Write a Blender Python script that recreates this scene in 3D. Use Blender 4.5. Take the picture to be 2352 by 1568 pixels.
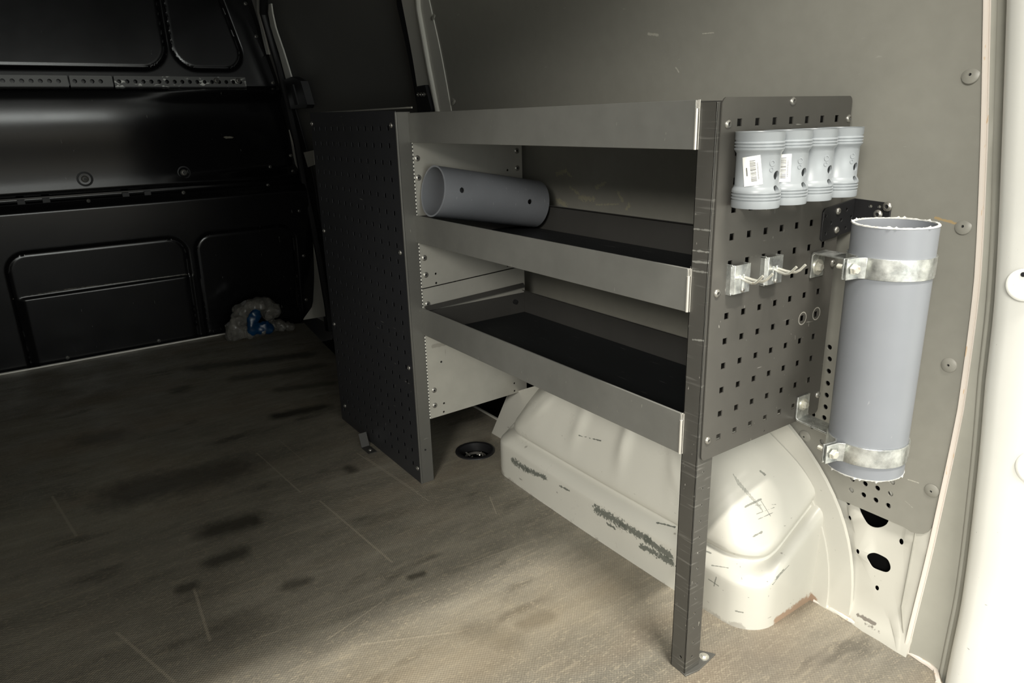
import bpy, bmesh, math, random
from mathutils import Vector, Matrix, noise
random.seed(4)
S = bpy.context.scene
for o in list(bpy.data.objects): bpy.data.objects.remove(o, do_unlink=True)
COL = S.collection
pi = math.pi

# ------------------------------------------------------------ camera
F = 1628.26; PIT, ROL, YAW = 1.2657, -0.0270, 0.9612
CAM = Vector((0.6298, -1.2158, 0.8927))
RM = Matrix.Rotation(YAW, 3, 'Z') @ Matrix.Rotation(PIT, 3, 'X') @ Matrix.Rotation(ROL, 3, 'Z')
cam = bpy.data.cameras.new('camera'); co = bpy.data.objects.new('camera', cam); COL.objects.link(co)
co.matrix_world = Matrix.Translation(CAM) @ RM.to_4x4()
cam.sensor_width = 36; cam.lens = 36 * F / 2352; cam.clip_start = 0.02
S.camera = co

# ------------------------------------------------------------ world, lights, exposure
w = bpy.data.worlds.new('world'); S.world = w; w.use_nodes = True
w.node_tree.nodes['Background'].inputs[0].default_value = (1.0, .97, .88, 1)
w.node_tree.nodes['Background'].inputs[1].default_value = 0.95
def area(name, loc, target, sx, sy, power, col):
    l = bpy.data.lights.new(name, 'AREA'); l.shape = 'RECTANGLE'; l.size = sx; l.size_y = sy
    l.energy = power; l.color = col
    o = bpy.data.objects.new(name, l); COL.objects.link(o); o.location = loc
    o.rotation_euler = (Vector(target) - Vector(loc)).to_track_quat('-Z', 'Y').to_euler()
    return o
area('workshop_lamp', (1.60, -.85, 3.85), (0, -.85, .3), 1.0, .14, 208, (1, .95, .86))
area('workshop_side_lamp', (2.55, -4.2, 2.56), (-.4, -.4, .5), 1.5, 1.1, 215, (1, .97, .89))
area('low_fill_lamp', (5.5, -1.5, .9), (-1, -.6, .6), 3.2, 1.1, 92, (.95, 1, .96))  # unseen soft fill, added low outside the rear to lift the deep interior
S.view_settings.view_transform = 'Standard'; S.view_settings.look = 'None'
S.view_settings.gamma = 1; S.view_settings.use_curve_mapping = False
S.view_settings.exposure = 0.0

# ------------------------------------------------------------ pixel -> place helpers
def ray(px, py): return RM @ Vector(((px - 1176) / F, -(py - 784) / F, -1))
def U(px, py, ax, val):
    d = ray(px, py); i = 'xyz'.index(ax); return CAM + d * ((val - CAM[i]) / d[i])
WT = [(-.3, -.11), (0, -.105), (.1, -.092), (.2, -.078), (.4, -.07), (.6, -.076), (.72, -.09), (.93, -.127), (1.08, -.155), (1.22, -.19), (1.4, -.226), (1.6, -.27)]
def itp(T, z):
    if z <= T[0][0]: return T[0][1]
    for (a, b), (c, d) in zip(T, T[1:]):
        if z <= c: return b + (d - b) * (z - a) / (c - a)
    return T[-1][1]
def YW(z):   # inner face of the side wall lining, smoothed
    return (itp(WT, z - .05) + 2 * itp(WT, z) + itp(WT, z + .05)) / 4
def UW(px, py, off=0):
    y = -.1
    for _ in range(12): p = U(px, py, 'y', y); y = YW(p.z) + off
    return p

# ------------------------------------------------------------ materials
def capgroup():
    g = bpy.data.node_groups.new('mark', 'ShaderNodeTree')
    for n, t in (('A', 'NodeSocketVector'), ('BA', 'NodeSocketVector'), ('InvL2', 'NodeSocketFloat'), ('R0', 'NodeSocketFloat'),
                 ('W', 'NodeSocketFloat'), ('Rag', 'NodeSocketFloat'), ('NS', 'NodeSocketFloat'), ('Soft', 'NodeSocketFloat')):
        g.interface.new_socket(n, in_out='INPUT', socket_type=t)
    g.interface.new_socket('Mask', in_out='OUTPUT', socket_type='NodeSocketFloat')
    N = g.nodes.new; L = g.links.new
    gi = N('NodeGroupInput'); go = N('NodeGroupOutput'); geo = N('ShaderNodeNewGeometry')
    def vm(op, a, b=None):
        n = N('ShaderNodeVectorMath'); n.operation = op; L(a, n.inputs[0])
        if b is not None: L(b, n.inputs[1])
        return n
    def mt(op, a, b=None, c=None, clamp=False):
        n = N('ShaderNodeMath'); n.operation = op; n.use_clamp = clamp
        for i, v in enumerate((a, b, c)):
            if v is None: continue
            if isinstance(v, (int, float)): n.inputs[i].default_value = v
            else: L(v, n.inputs[i])
        return n.outputs[0]
    pa = vm('SUBTRACT', geo.outputs['Position'], gi.outputs['A'])
    t = mt('MULTIPLY', vm('DOT_PRODUCT', pa.outputs[0], gi.outputs['BA']).outputs['Value'], gi.outputs['InvL2'], clamp=True)
    sc = N('ShaderNodeVectorMath'); sc.operation = 'SCALE'; L(gi.outputs['BA'], sc.inputs[0]); L(t, sc.inputs['Scale'])
    d = vm('LENGTH', vm('SUBTRACT', pa.outputs[0], sc.outputs[0]).outputs[0]).outputs['Value']
    nz = N('ShaderNodeTexNoise'); nz.inputs['Detail'].default_value = 4; nz.inputs['Roughness'].default_value = .7
    L(geo.outputs['Position'], nz.inputs['Vector']); L(gi.outputs['NS'], nz.inputs['Scale'])
    d2 = mt('ABSOLUTE', mt('SUBTRACT', d, gi.outputs['R0']))
    d3 = mt('ADD', d2, mt('MULTIPLY', mt('SUBTRACT', nz.outputs['Fac'], .5), mt('MULTIPLY', gi.outputs['Rag'], gi.outputs['W'])))
    q = mt('DIVIDE', d3, gi.outputs['W'])
    m = mt('MULTIPLY', mt('SUBTRACT', 1.0, q), gi.outputs['Soft'], clamp=True)
    L(m, go.inputs[0]); return g
CG = capgroup()
class Mat:
    def __init__(s, name, col, rough=.5, metal=0, spec=.5):
        m = s.m = bpy.data.materials.new(name); m.use_nodes = True
        s.nt = m.node_tree; s.b = s.nt.nodes['Principled BSDF']; s.N = s.nt.nodes.new; s.L = s.nt.links.new
        s.b.inputs['Roughness'].default_value = rough; s.b.inputs['Metallic'].default_value = metal
        s.b.inputs['Specular IOR Level'].default_value = spec; s.b.inputs['Base Color'].default_value = (*col, 1)
        rgb = s.N('ShaderNodeRGB'); rgb.outputs[0].default_value = (*col, 1); s.c = rgb.outputs[0]; s.rough = rough
        s.pos = s.N('ShaderNodeNewGeometry').outputs['Position']; s.bh = None
    def mp(s, scale=(1, 1, 1), rot=(0, 0, 0)):
        n = s.N('ShaderNodeMapping'); n.inputs['Scale'].default_value = scale; n.inputs['Rotation'].default_value = rot
        s.L(s.pos, n.inputs['Vector']); return n.outputs[0]
    def noise(s, scale, vec=None, detail=4, rough=.6):
        n = s.N('ShaderNodeTexNoise'); n.inputs['Scale'].default_value = scale; n.inputs['Detail'].default_value = detail
        n.inputs['Roughness'].default_value = rough; s.L(vec if vec else s.pos, n.inputs['Vector']); return n.outputs['Fac']
    def math(s, op, a, b=None, clamp=False):
        n = s.N('ShaderNodeMath'); n.operation = op; n.use_clamp = clamp
        for i, v in enumerate((a, b)):
            if v is None: continue
            if isinstance(v, (int, float)): n.inputs[i].default_value = v
            else: s.L(v, n.inputs[i])
        return n.outputs[0]
    def ramp(s, v, lo, hi, a=0., b=1.):
        n = s.N('ShaderNodeMapRange'); n.inputs[1].default_value = lo; n.inputs[2].default_value = hi
        n.inputs[3].default_value = a; n.inputs[4].default_value = b; s.L(v, n.inputs[0]); return n.outputs[0]
    def mix(s, fac, col, blend='MIX', k=None):
        n = s.N('ShaderNodeMix'); n.data_type = 'RGBA'; n.blend_type = blend
        if k is not None: fac = s.math('MULTIPLY', fac, k)
        s.L(fac, n.inputs[0]) if not isinstance(fac, (int, float)) else setattr(n.inputs[0], 'default_value', fac)
        s.L(s.c, n.inputs[6]); n.inputs[7].default_value = (*col, 1); s.c = n.outputs[2]; return s
    def var(s, scale, amt, vec=None, detail=5):   # multiply brightness by noise
        f = s.ramp(s.noise(scale, vec, detail), .3, .7, 1 - amt, 1 + amt)
        n = s.N('ShaderNodeVectorMath'); n.operation = 'SCALE'; s.L(s.c, n.inputs[0]); s.L(f, n.inputs['Scale']); s.c = n.outputs[0]; return s
    def scratch(s, scale, stretch, rot, lo, hi, col, k=1.):
        f = s.ramp(s.noise(scale, s.mp(stretch, rot), 2, .5), lo, hi); return s.mix(f, col, k=k)
    def mark(s, a, b, wd, col, k=1., rag=.8, ns=120, r0=0, soft=3.):
        a = Vector(a); b = Vector(b); ba = b - a; l2 = max(ba.length_squared, 1e-9)
        g = s.N('ShaderNodeGroup'); g.node_tree = CG
        for n, v in (('A', a), ('BA', ba), ('InvL2', 1 / l2), ('R0', r0), ('W', wd), ('Rag', rag), ('NS', ns), ('Soft', soft)): g.inputs[n].default_value = v
        return s.mix(g.outputs[0], col, k=k)
    def bump(s, h, strength=.3, dist=.002):
        n = s.N('ShaderNodeBump'); n.inputs['Strength'].default_value = strength; n.inputs['Distance'].default_value = dist
        s.L(h, n.inputs['Height'])
        if s.bh: s.L(s.bh, n.inputs['Normal'])
        s.bh = n.outputs[0]; return s
    def roughvar(s, scale, amt, vec=None):
        s.L(s.ramp(s.noise(scale, vec), .3, .7, s.rough - amt, s.rough + amt), s.b.inputs['Roughness']); return s
    def done(s):
        s.L(s.c, s.b.inputs['Base Color'])
        if s.bh: s.L(s.bh, s.b.inputs['Normal'])
        return s.m

# floor sheet: brown grey mesh-pattern plywood, worn, stained
f = Mat('floor_ply', (.212, .195, .157), .5, 0, .35)
f.var(2.2, .22).var(9, .2, f.mp((1.3, .3, 1), (0, 0, .12))).var(40, .16, f.mp((1, .22, 1), (0, 0, .1))).var(260, .14)
f.mix(f.ramp(f.noise(2.3, f.mp((1.2, .5, 1)), 3), .52, .66), (.20, .15, .10), k=.45)
f.mix(f.ramp(f.noise(6.5, f.mp((1.6, .5, 1), (0, 0, .2)), 3), .60, .70), (.035, .03, .022), k=.55)
for sc, st, ro, lo, k in ((8, (9, 1, 1), .12, .63, .35), (26, (7, 1, 1), -.12, .645, .5), (30, (1, 6, 1), -.3, .67, .45), (38, (5, 1, 1), .3, .645, .5), (60, (4, 1, 1), -.05, .63, .6), (100, (2.5, 1, 1), .2, .63, .6), (120, (1, 2, 1), .4, .66, .6)):
    f.scratch(sc, st, (0, 0, ro), lo, lo + .05, (.34, .30, .225), k)
fm = lambda a, b, wd, col=(.36, .32, .25), k=.75, rag=1.4, ns=150, soft=2.: f.mark(U(*a, 'z', 0), U(*b, 'z', 0), wd, col, k, rag, ns, 0, soft)
fm((120, 1140), (175, 1230), .004); fm((268, 1452), (400, 1566), .0035); fm((445, 1350), (482, 1470), .0035)
fm((735, 1150), (900, 1290), .003); fm((750, 1470), (880, 1380), .0015); fm((580, 1470), (900, 1350), .0012)
fm((590, 1040), (690, 1130), .0025); fm((840, 1050), (960, 1130), .0018); fm((820, 1040), (985, 1150), .0018)
fm((1125, 1140), (1140, 1180), .002); fm((1200, 1210), (1300, 1170), .0015, k=.4); fm((830, 1480), (1060, 1450), .0014)
fm((1060, 1300), (1230, 1240), .0012); fm((640, 1010), (700, 1060), .002, k=.4)
DK = (.020, .018, .013)
for a, b, wd, k in (((640, 955), (740, 935), .035, .75), ((300, 1130), (520, 1080), .10, .55), ((490, 1220), (570, 1195), .045, .7), ((490, 1290), (550, 1270), .03, .6),
                    ((1205, 1430), (1255, 1415), .022, .5), ((1080, 1450), (1170, 1470), .03, .35), ((945, 1325), (970, 1318), .012, .6), ((450, 845), (700, 815), .05, .6),
                    ((540, 870), (740, 840), .04, .5), ((640, 895), (760, 880), .03, .5), ((410, 895), (420, 892), .04, .5), ((200, 1010), (260, 1000), .06, .4),
                    ((660, 1345), (700, 1335), .02, .5), ((420, 1350), (440, 1345), .02, .6), ((510, 1450), (580, 1430), .05, .3), ((800, 1075), (806, 1080), .02, .6)):
    fm(a, b, wd * 1.2, DK, min(1, k * 1.1), 1.1, 30, 1.4)
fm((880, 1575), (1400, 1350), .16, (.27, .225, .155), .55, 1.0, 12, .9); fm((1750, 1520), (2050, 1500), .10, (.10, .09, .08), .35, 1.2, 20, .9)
fm((1160, 1100), (1540, 1325), .006, (.30, .28, .24), .35, 2.5, 60)
sx = f.N('ShaderNodeSeparateXYZ'); f.L(f.pos, sx.inputs[0])
sn = lambda o, p: f.math('SINE', f.math('MULTIPLY', o, 2 * pi / p))
wv = f.math('MULTIPLY', sn(sx.outputs[0], .0062), sn(sx.outputs[1], .0062))
wf = f.ramp(wv, -1, 1, .88, 1.12)
n = f.N('ShaderNodeVectorMath'); n.operation = 'SCALE'; f.L(f.c, n.inputs[0]); f.L(wf, n.inputs['Scale']); f.c = n.outputs[0]
f.bump(wv, .35, .0006).bump(f.noise(90), .15, .001).roughvar(8, .12)
M_FLOOR = f.done()

def simple(name, col, rough=.5, metal=0, spec=.5, v=.06, vs=12): return Mat(name, col, rough, metal, spec).var(vs, v).done()
# cream body paint
def cream(name, col=(.545, .535, .48), rough=.33):
    c = Mat(name, col, rough, 0, .5).var(6, .03)
    c.scratch(38, (1, 1, 3), (.3, .2, .4), .745, .77, (.16, .15, .13), .6)
    c.scratch(110, (2.5, 1, 1), (0, .5, .4), .765, .79, (.2, .18, .16), .5)
    return c
M_CREAM = cream('cream_paint').done()
cb = cream('cream_wall_paint')
for p_, q_, wd in (((1905, 1345), (1925, 1385), .0015), ((1945, 1350), (1947, 1362), .0015), ((2005, 1398), (2018, 1402), .0018), ((1970, 1412), (2010, 1432), .004), ((1915, 1370), (1932, 1400), .003), ((1990, 1432), (2020, 1450), .004), ((2115, 1440), (2130, 1460), .004),
                   ((2030, 1455), (2100, 1490), .003), ((2125, 1470), (2145, 1500), .005)):
    cb.mark(UW(*p_), UW(*q_), wd, (.12, .10, .085), .8, 2.5, 130)
cb.mark((.02, -.10, .004), (.24, -.10, .004), .007, (.45, .36, .25), .5, 3, 60)
M_BODY = cb.done()
a = cream('arch_paint')
GR = (.10, .11, .095)
M_ARCH = a.m
# grey lining
g = Mat('grey_lining', (.262, .256, .224), .42, 0, .5).var(2.5, .05).var(40, .03)
g.scratch(30, (1, 1, 4), (.2, .1, .5), .75, .78, (.40, .39, .35), .35)
for p, q, wd, k in (((1490, 78), (1512, 80), .003, .5), ((1615, 77), (1640, 75), .0015, .7), ((1553, 155), (1560, 165), .002, .5), ((2165, 1150), (2200, 1158), .0012, .0), ((2085, 1100), (2110, 1108), .0015, .5),
                    ((2080, 1150), (2100, 1168), .0012, .5)):
    g.mark(UW(*p), UW(*q), wd, (.6, .58, .5), k, 1.5, 200)
for p, q, wd in (((1280, 400), (1300, 392), .004), ((1300, 392), (1312, 405), .003), ((1333, 455), (1365, 457), .0045), ((1370, 470), (1420, 468), .0015), ((1280, 460), (1300, 470), .005),
                 ((1370, 430), (1390, 420), .003), ((1270, 475), (1480, 510), .0018), ((1420, 440), (1430, 460), .003), ((1310, 430), (1330, 445), .003), ((1440, 480), (1446, 470), .003)):
    g.mark(UW(*p), UW(*q), wd * 1.4, (.46, .42, .27), .5, 5, 170)
g.mark(UW(2150, 500), UW(2205, 515), .0025, (.5, .33, .12), .6, 3, 130)
M_LINER = g.bump(g.noise(500), .08, .0005).done()
M_LINER_DK = simple('dark_door_lining', (.14, .138, .13), .5, 0, .4, .05, 4)
M_GREYBAND = Mat('grey_sealed_paint', (.36, .355, .31), .38).var(9, .08).done()
M_STRIP = Mat('pale_seam_paint', (.66, .60, .54), .35).var(8, .03).scratch(60, (3, 3, .6), (0, 0, 0), .66, .70, (.55, .33, .12), .6).done()
M_WHITE = cream('white_door_paint', (.88, .88, .83), .3).done()
M_BLACK = simple('black_rubber', (.010, .010, .011), .55, 0, .4)
M_BLACKP = simple('black_plastic', (.014, .014, .015), .38, 0, .5)
M_VOID = simple('dark_cavity', (.006, .006, .006), .9, 0, .1)
# bulkhead black paint
k = Mat('black_bulkhead', (.004, .004, .0045), .20, 0, .45).var(4, .1)
k.scratch(24, (1, 4, 1), (.6, 0, 0), .755, .78, (.12, .12, .11), .5)
XB = -2.62
km = lambda p, q, wd, kk=.6: k.mark(U(*p, 'x', XB), U(*q, 'x', XB), wd, (.30, .28, .22), kk, 1.8, 60)
km((425, 235), (468, 240), .004); km((385, 273), (415, 270), .005, .8); km((480, 312), (543, 317), .005, .6); km((20, 688), (150, 665), .003, .35); km((150, 665), (430, 630), .003, .3)
km((135, 590), (142, 610), .004); km((88, 586), (92, 600), .004, .4)
k.mark(U(0, 215, 'x', XB), U(160, 220, 'x', XB), .003, (.003, .003, .003), .9, .2, 30); k.mark(U(160, 220, 'x', XB), U(305, 247, 'x', XB), .003, (.003, .003, .003), .9, .2, 30)  # dark arc in the bulge's reflection, painted into the colour
M_BULK = k.bump(k.noise(300), .1, .0005).roughvar(3, .03).done()
M_RAIL = Mat('worn_black_rail', (.045, .045, .042), .4, .3).scratch(45, (1, .6, 1.5), (0, 0, 0), .60, .66, (.5, .5, .46), .8).done()
# shelf metals
def steel(name, col, rough, metal, sc=1.):
    m = Mat(name, col, rough, metal, .5).var(3, .06).var(30, .04, None)
    m.scratch(20, (.8, 1, 8), (0, .5, 0), .745, .78, (.6, .59, .54), .4 * sc)
    m.scratch(60, (4, 4, 1), (.3, .9, .2), .745, .77, (.6, .58, .53), .45 * sc)
    return m
M_LIP = steel('brushed_grey_steel', (.275, .275, .255), .42, .55).roughvar(20, .06).done()
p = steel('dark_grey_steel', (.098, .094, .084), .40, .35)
pm = lambda a, b, wd, kk=.7, r0=0, rag=1.5: p.mark(U(*a, 'x', 0), U(*b, 'x', 0), wd, (.62, .60, .54), kk, rag, 250, r0)
pm((1632, 765), (1662, 752), .002, .6); pm((1640, 700), (1652, 695), .0012); pm((1785, 700), (1800, 685), .0016, .6); pm((1622, 745), (1640, 780), .0012, .4)
pm((1839, 730), (1839, 730.1), .0009, .8, .0105, .3); pm((1871, 719), (1871, 719.1), .0009, .8, .0105, .3)
pm((1705, 850), (1735, 825), .001); pm((1745, 765), (1760, 760), .002, .4); pm((1800, 800), (1812, 780), .0008); pm((1835, 745), (1830, 765), .001, .5)
pm((1700, 950), (1706, 958), .002, .5); pm((1685, 945), (1688, 955), .001, .6); pm((1735, 905), (1762, 895), .001, .5); pm((1650, 1040), (1665, 1035), .002, .3)
M_PANEL = p.done()
q = steel('scuffed_post_steel', (.095, .092, .083), .38, .35, 1.6)
q.scratch(22, (.5, 1, 12), (0, .1, 0), .62, .72, (.28, .275, .255), .4)
for yy, kk in ((525, .5), (575, .6), (600, .55), (622, .5), (780, .6), (1140, .3), (1380, .6)):
    q.mark(U(1590, yy, 'y', -.445), U(1640, yy + 6, 'y', -.445), .0018, (.5, .5, .46), kk, 2.5, 120)
M_POST = q.done()
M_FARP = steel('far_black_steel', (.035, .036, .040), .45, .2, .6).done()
M_FARPOST = steel('grey_corner_steel', (.12, .118, .108), .38, .35, .5).done()
i_ = Mat('pale_zinc_panel', (.40, .39, .35), .42, .35).var(3, .08).var(18, .05)
i_.mark(U(995, 795, 'x', -.85), U(1020, 790, 'x', -.85), .006, (.2, .19, .16), .5, 1.5, 60)
M_INNER = i_.scratch(25, (1, 6, 1), (.2, 0, 0), .72, .76, (.2, .19, .16), .4).done()
M_TRAY = simple('dark_tray_steel', (.058, .056, .052), .45, .3)
M_MAT = Mat('black_rubber_mat', (.008, .009, .010), .55, 0, .35).scratch(20, (1, 8, 1), (0, 0, .6), .68, .72, (.05, .05, .05), .6).done()
M_ALU = simple('bare_cut_edge', (.72, .70, .64), .3, .6)
zn = Mat('galvanised_steel', (.62, .64, .62), .30, .85)
zn.var(60, .35).mix(zn.ramp(zn.noise(45), .58, .72), (.30, .33, .33), k=.7)
M_ZINC = zn.roughvar(50, .12).done()
zb = Mat('bolt_zinc', (.70, .69, .62), .35, .7); M_BOLT = zb.mix(zb.ramp(zb.noise(160), .62, .7), (.45, .28, .15), k=.5).done()
M_SCREW = simple('screw_steel', (.36, .35, .32), .36, .8)
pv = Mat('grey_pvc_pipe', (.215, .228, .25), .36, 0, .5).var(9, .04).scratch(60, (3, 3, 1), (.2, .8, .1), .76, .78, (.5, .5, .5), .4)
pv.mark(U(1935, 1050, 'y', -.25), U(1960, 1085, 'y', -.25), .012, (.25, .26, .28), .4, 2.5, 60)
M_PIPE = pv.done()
M_PIPE2 = Mat('shaded_pvc_pipe', (.155, .163, .178), .4).var(9, .08).scratch(60, (3, 3, 1), (.2, .8, .1), .70, .74, (.36, .36, .36), .4).done()  # same pipe grey, darkened in the colour for the shade on the shelf
M_CUT = Mat('rough_cut_pvc', (.58, .58, .55), .8).var(200, .3).done()
pc = Mat('pale_pvc_coupling', (.25, .27, .285), .34, 0, .5).var(14, .03); M_CUP = pc.done()
M_PAPER = simple('label_paper', (.86, .86, .82), .6, 0, .3, .02)
M_INK = simple('label_ink', (.12, .12, .12), .6)
def dashmat():
    m = Mat('dashed_seal', (.02, .02, .02), .6); s = m.N('ShaderNodeSeparateXYZ'); m.L(m.pos, s.inputs[0])
    m.mix(m.math('GREATER_THAN', m.math('FRACT', m.math('MULTIPLY', s.outputs[2], 118.)), .45), (.75, .74, .68)); return m.done()
M_DASH = dashmat()
bg = Mat('clear_film', (.17, .16, .14), .3, 0, .6).var(18, .3); bg.b.inputs['Alpha'].default_value = .62; M_BAG = bg.done()
M_BLUE = simple('blue_film', (.0, .028, .08), .35, 0, .5, .4, 20)
M_CONC = simple('workshop_concrete', (.30, .29, .27), .8)

# ------------------------------------------------------------ mesh builder
class MB:
    def __init__(s): s.bm = bmesh.new(); s.mi = 0
    def fc(s, vs):
        try: f_ = s.bm.faces.new(vs); f_.material_index = s.mi; return f_
        except ValueError: return None
    def obox(s, c, ax, h):
        c = Vector(c); ax = [Vector(v).normalized() * hh for v, hh in zip(ax, h)]
        v = [s.bm.verts.new(c + ax[0] * i + ax[1] * j + ax[2] * k_) for i in (-1, 1) for j in (-1, 1) for k_ in (-1, 1)]
        for q_ in ((0, 1, 3, 2), (4, 6, 7, 5), (0, 4, 5, 1), (2, 3, 7, 6), (0, 2, 6, 4), (1, 5, 7, 3)): s.fc([v[i] for i in q_])
        return s
    def box(s, a_, b_):
        a_ = Vector(a_); b_ = Vector(b_); return s.obox((a_ + b_) / 2, ((1, 0, 0), (0, 1, 0), (0, 0, 1)), [abs(t) / 2 for t in (b_ - a_)])
    def lathe(s, prof, o, ax=(0, 0, 1), n=32, closed=False, arc=None, ref=None):
        o = Vector(o); ax = Vector(ax).normalized()
        u = Vector(ref) if ref else ax.orthogonal(); u = (u - ax * u.dot(ax)).normalized(); v = ax.cross(u)
        a0, a1 = arc if arc else (0, 2 * pi); full = arc is None
        cols = []
        for i in range(n if full else n + 1):
            t = a0 + (a1 - a0) * i / n; d = u * math.cos(t) + v * math.sin(t)
            cols.append([s.bm.verts.new(o + d * r + ax * h) for r, h in prof])
        m = len(cols); K = len(prof)
        for i in range(m if full else m - 1):
            A, B = cols[i], cols[(i + 1) % m]
            for j in range(K if closed else K - 1):
                s.fc([A[j], A[(j + 1) % K], B[(j + 1) % K], B[j]])
        if not closed and full:
            for j in (0, K - 1): s.fc([c_[j] for c_ in cols])
        if closed and not full:
            s.fc(cols[0]); s.fc(cols[-1])
        return s
    def cyl(s, p0, p1, r, r1=None, n=20):
        p0 = Vector(p0); p1 = Vector(p1); return s.lathe([(r, 0), (r if r1 is None else r1, (p1 - p0).length)], p0, p1 - p0, n)
    def tube(s, pts, r, n=10):
        pts = [Vector(q_) for q_ in pts]; rings = []; u = None
        for i, q_ in enumerate(pts):
            t = (pts[min(i + 1, len(pts) - 1)] - pts[max(i - 1, 0)]).normalized()
            u = t.orthogonal().normalized() if u is None else (u - t * u.dot(t)).normalized()
            v = t.cross(u); rings.append([s.bm.verts.new(q_ + (u * math.cos(2 * pi * j / n) + v * math.sin(2 * pi * j / n)) * r) for j in range(n)])
        for A, B in zip(rings, rings[1:]):
            for j in range(n): s.fc([A[j], A[(j + 1) % n], B[(j + 1) % n], B[j]])
        s.fc(rings[0]); s.fc(rings[-1]); return s
    def strip(s, path, wvec, t):      # folded flat bar: path of points, width vector, thickness
        path = [Vector(q_) for q_ in path]; wv_ = Vector(wvec); rings = []
        for i, q_ in enumerate(path):
            d0 = (q_ - path[i - 1]).normalized() if i else (path[1] - q_).normalized()
            d1 = (path[i + 1] - q_).normalized() if i < len(path) - 1 else d0
            n0 = d0.cross(wv_).normalized(); n1 = d1.cross(wv_).normalized(); nn = (n0 + n1)
            nn = nn.normalized() / max(.4, nn.normalized().dot(n0))
            rings.append([s.bm.verts.new(q_ + wv_ * a_ + nn * b_ * t) for a_, b_ in ((-.5, -.5), (.5, -.5), (.5, .5), (-.5, .5))])
        for A, B in zip(rings, rings[1:]):
            for j in range(4): s.fc([A[j], A[(j + 1) % 4], B[(j + 1) % 4], B[j]])
        s.fc(rings[0]); s.fc(rings[-1]); return s
    def plate(s, outline, holes, fr, t, grid=None, fmap=None):
        # outline / holes are 2-D loops; fr = (origin, u, v); thickness t along fmap's normal argument or u x v
        b = bmesh.new(); edges = []
        for lp in [outline] + list(holes):
            vs = [b.verts.new((x_, y_, 0)) for x_, y_ in lp]
            edges += [b.edges.new((vs[i], vs[(i + 1) % len(vs)])) for i in range(len(vs))]
        bmesh.ops.triangle_fill(b, use_beauty=True, edges=edges, normal=(0, 0, 1))
        if grid:
            gx, gy = grid; xs = [q_[0] for q_ in outline]; ys = [q_[1] for q_ in outline]
            for g_, lo, hi, no in ((gx, min(xs), max(xs), (1, 0, 0)), (gy, min(ys), max(ys), (0, 1, 0))):
                if not g_: continue
                x_ = lo + g_
                while x_ < hi - 1e-4:
                    bmesh.ops.bisect_plane(b, geom=b.verts[:] + b.edges[:] + b.faces[:], plane_co=Vector(no) * x_, plane_no=no, dist=1e-6); x_ += g_
        bmesh.ops.recalc_face_normals(b, faces=b.faces[:])
        if b.faces and sum(f_.normal.z for f_ in b.faces) < 0: bmesh.ops.reverse_faces(b, faces=b.faces[:])
        o, u, v = [Vector(q_) for q_ in fr]; nn = u.cross(v).normalized()
        fm_ = fmap or (lambda x_, y_, d: o + u * x_ + v * y_ + nn * d)
        b.verts.ensure_lookup_table(); top = {}; bot = {}
        for vt in b.verts:
            top[vt] = s.bm.verts.new(fm_(vt.co.x, vt.co.y, 0)); bot[vt] = s.bm.verts.new(fm_(vt.co.x, vt.co.y, -t))
        for f_ in b.faces:
            s.fc([top[q_] for q_ in f_.verts]); s.fc([bot[q_] for q_ in reversed(f_.verts)])
        for e in b.edges:
            if len(e.link_faces) == 1:
                l = e.link_loops[0] if hasattr(e, 'link_loops') and e.link_loops else None
                A, B = e.verts; s.fc([top[A], top[B], bot[B], bot[A]])
        b.free(); return s
    def blob(s, c, r, amp=.15, seed=0, sub=3, fr=6):
        ret = bmesh.ops.create_icosphere(s.bm, subdivisions=sub, radius=1); c = Vector(c)
        for v in ret['verts']:
            nz = noise.noise(v.co * 1.8 + Vector((seed * 7.1, 0, 0))) * amp + noise.noise(v.co * fr + Vector((0, seed * 3.3, 0))) * amp * .6
            v.co = c + Vector((v.co.x * r[0], v.co.y * r[1], v.co.z * r[2])) * (1 + nz)
        return s
def wl(o):
    v = Vector((0, 0, 0))
    while o: v += o.location; o = o.parent
    return v
def build(mb, name, mats, parent=None, bevel=0, ang=35, sub=0, origin=None, recalc=True):
    if recalc: bmesh.ops.recalc_face_normals(mb.bm, faces=mb.bm.faces[:])
    off = wl(parent) if parent else (Vector(origin) if origin else Vector((0, 0, 0)))
    for v in mb.bm.verts: v.co -= off
    me = bpy.data.meshes.new(name); mb.bm.to_mesh(me); mb.bm.free()
    for m in (mats if isinstance(mats, (list, tuple)) else [mats]): me.materials.append(m)
    for q_ in me.polygons: q_.use_smooth = True
    me.set_sharp_from_angle(angle=math.radians(ang))
    o = bpy.data.objects.new(name, me); COL.objects.link(o)
    if parent: o.parent = parent
    elif origin: o.location = origin
    if bevel:
        m = o.modifiers.new('bevel', 'BEVEL'); m.width = bevel; m.segments = 2; m.limit_method = 'ANGLE'; m.angle_limit = math.radians(40)
    if sub: m = o.modifiers.new('sub', 'SUBSURF'); m.levels = sub; m.render_levels = sub
    return o
def tag(o, label=None, cat=None, group=None, kind=None):
    for k_, v in (('label', label), ('category', cat), ('group', group), ('kind', kind)):
        if v: o[k_] = v
    return o
def thing(name, loc, label, cat, group=None, kind=None):
    o = bpy.data.objects.new(name, None); COL.objects.link(o); o.location = loc; o.empty_display_size = .05
    return tag(o, label, cat, group, kind)
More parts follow.
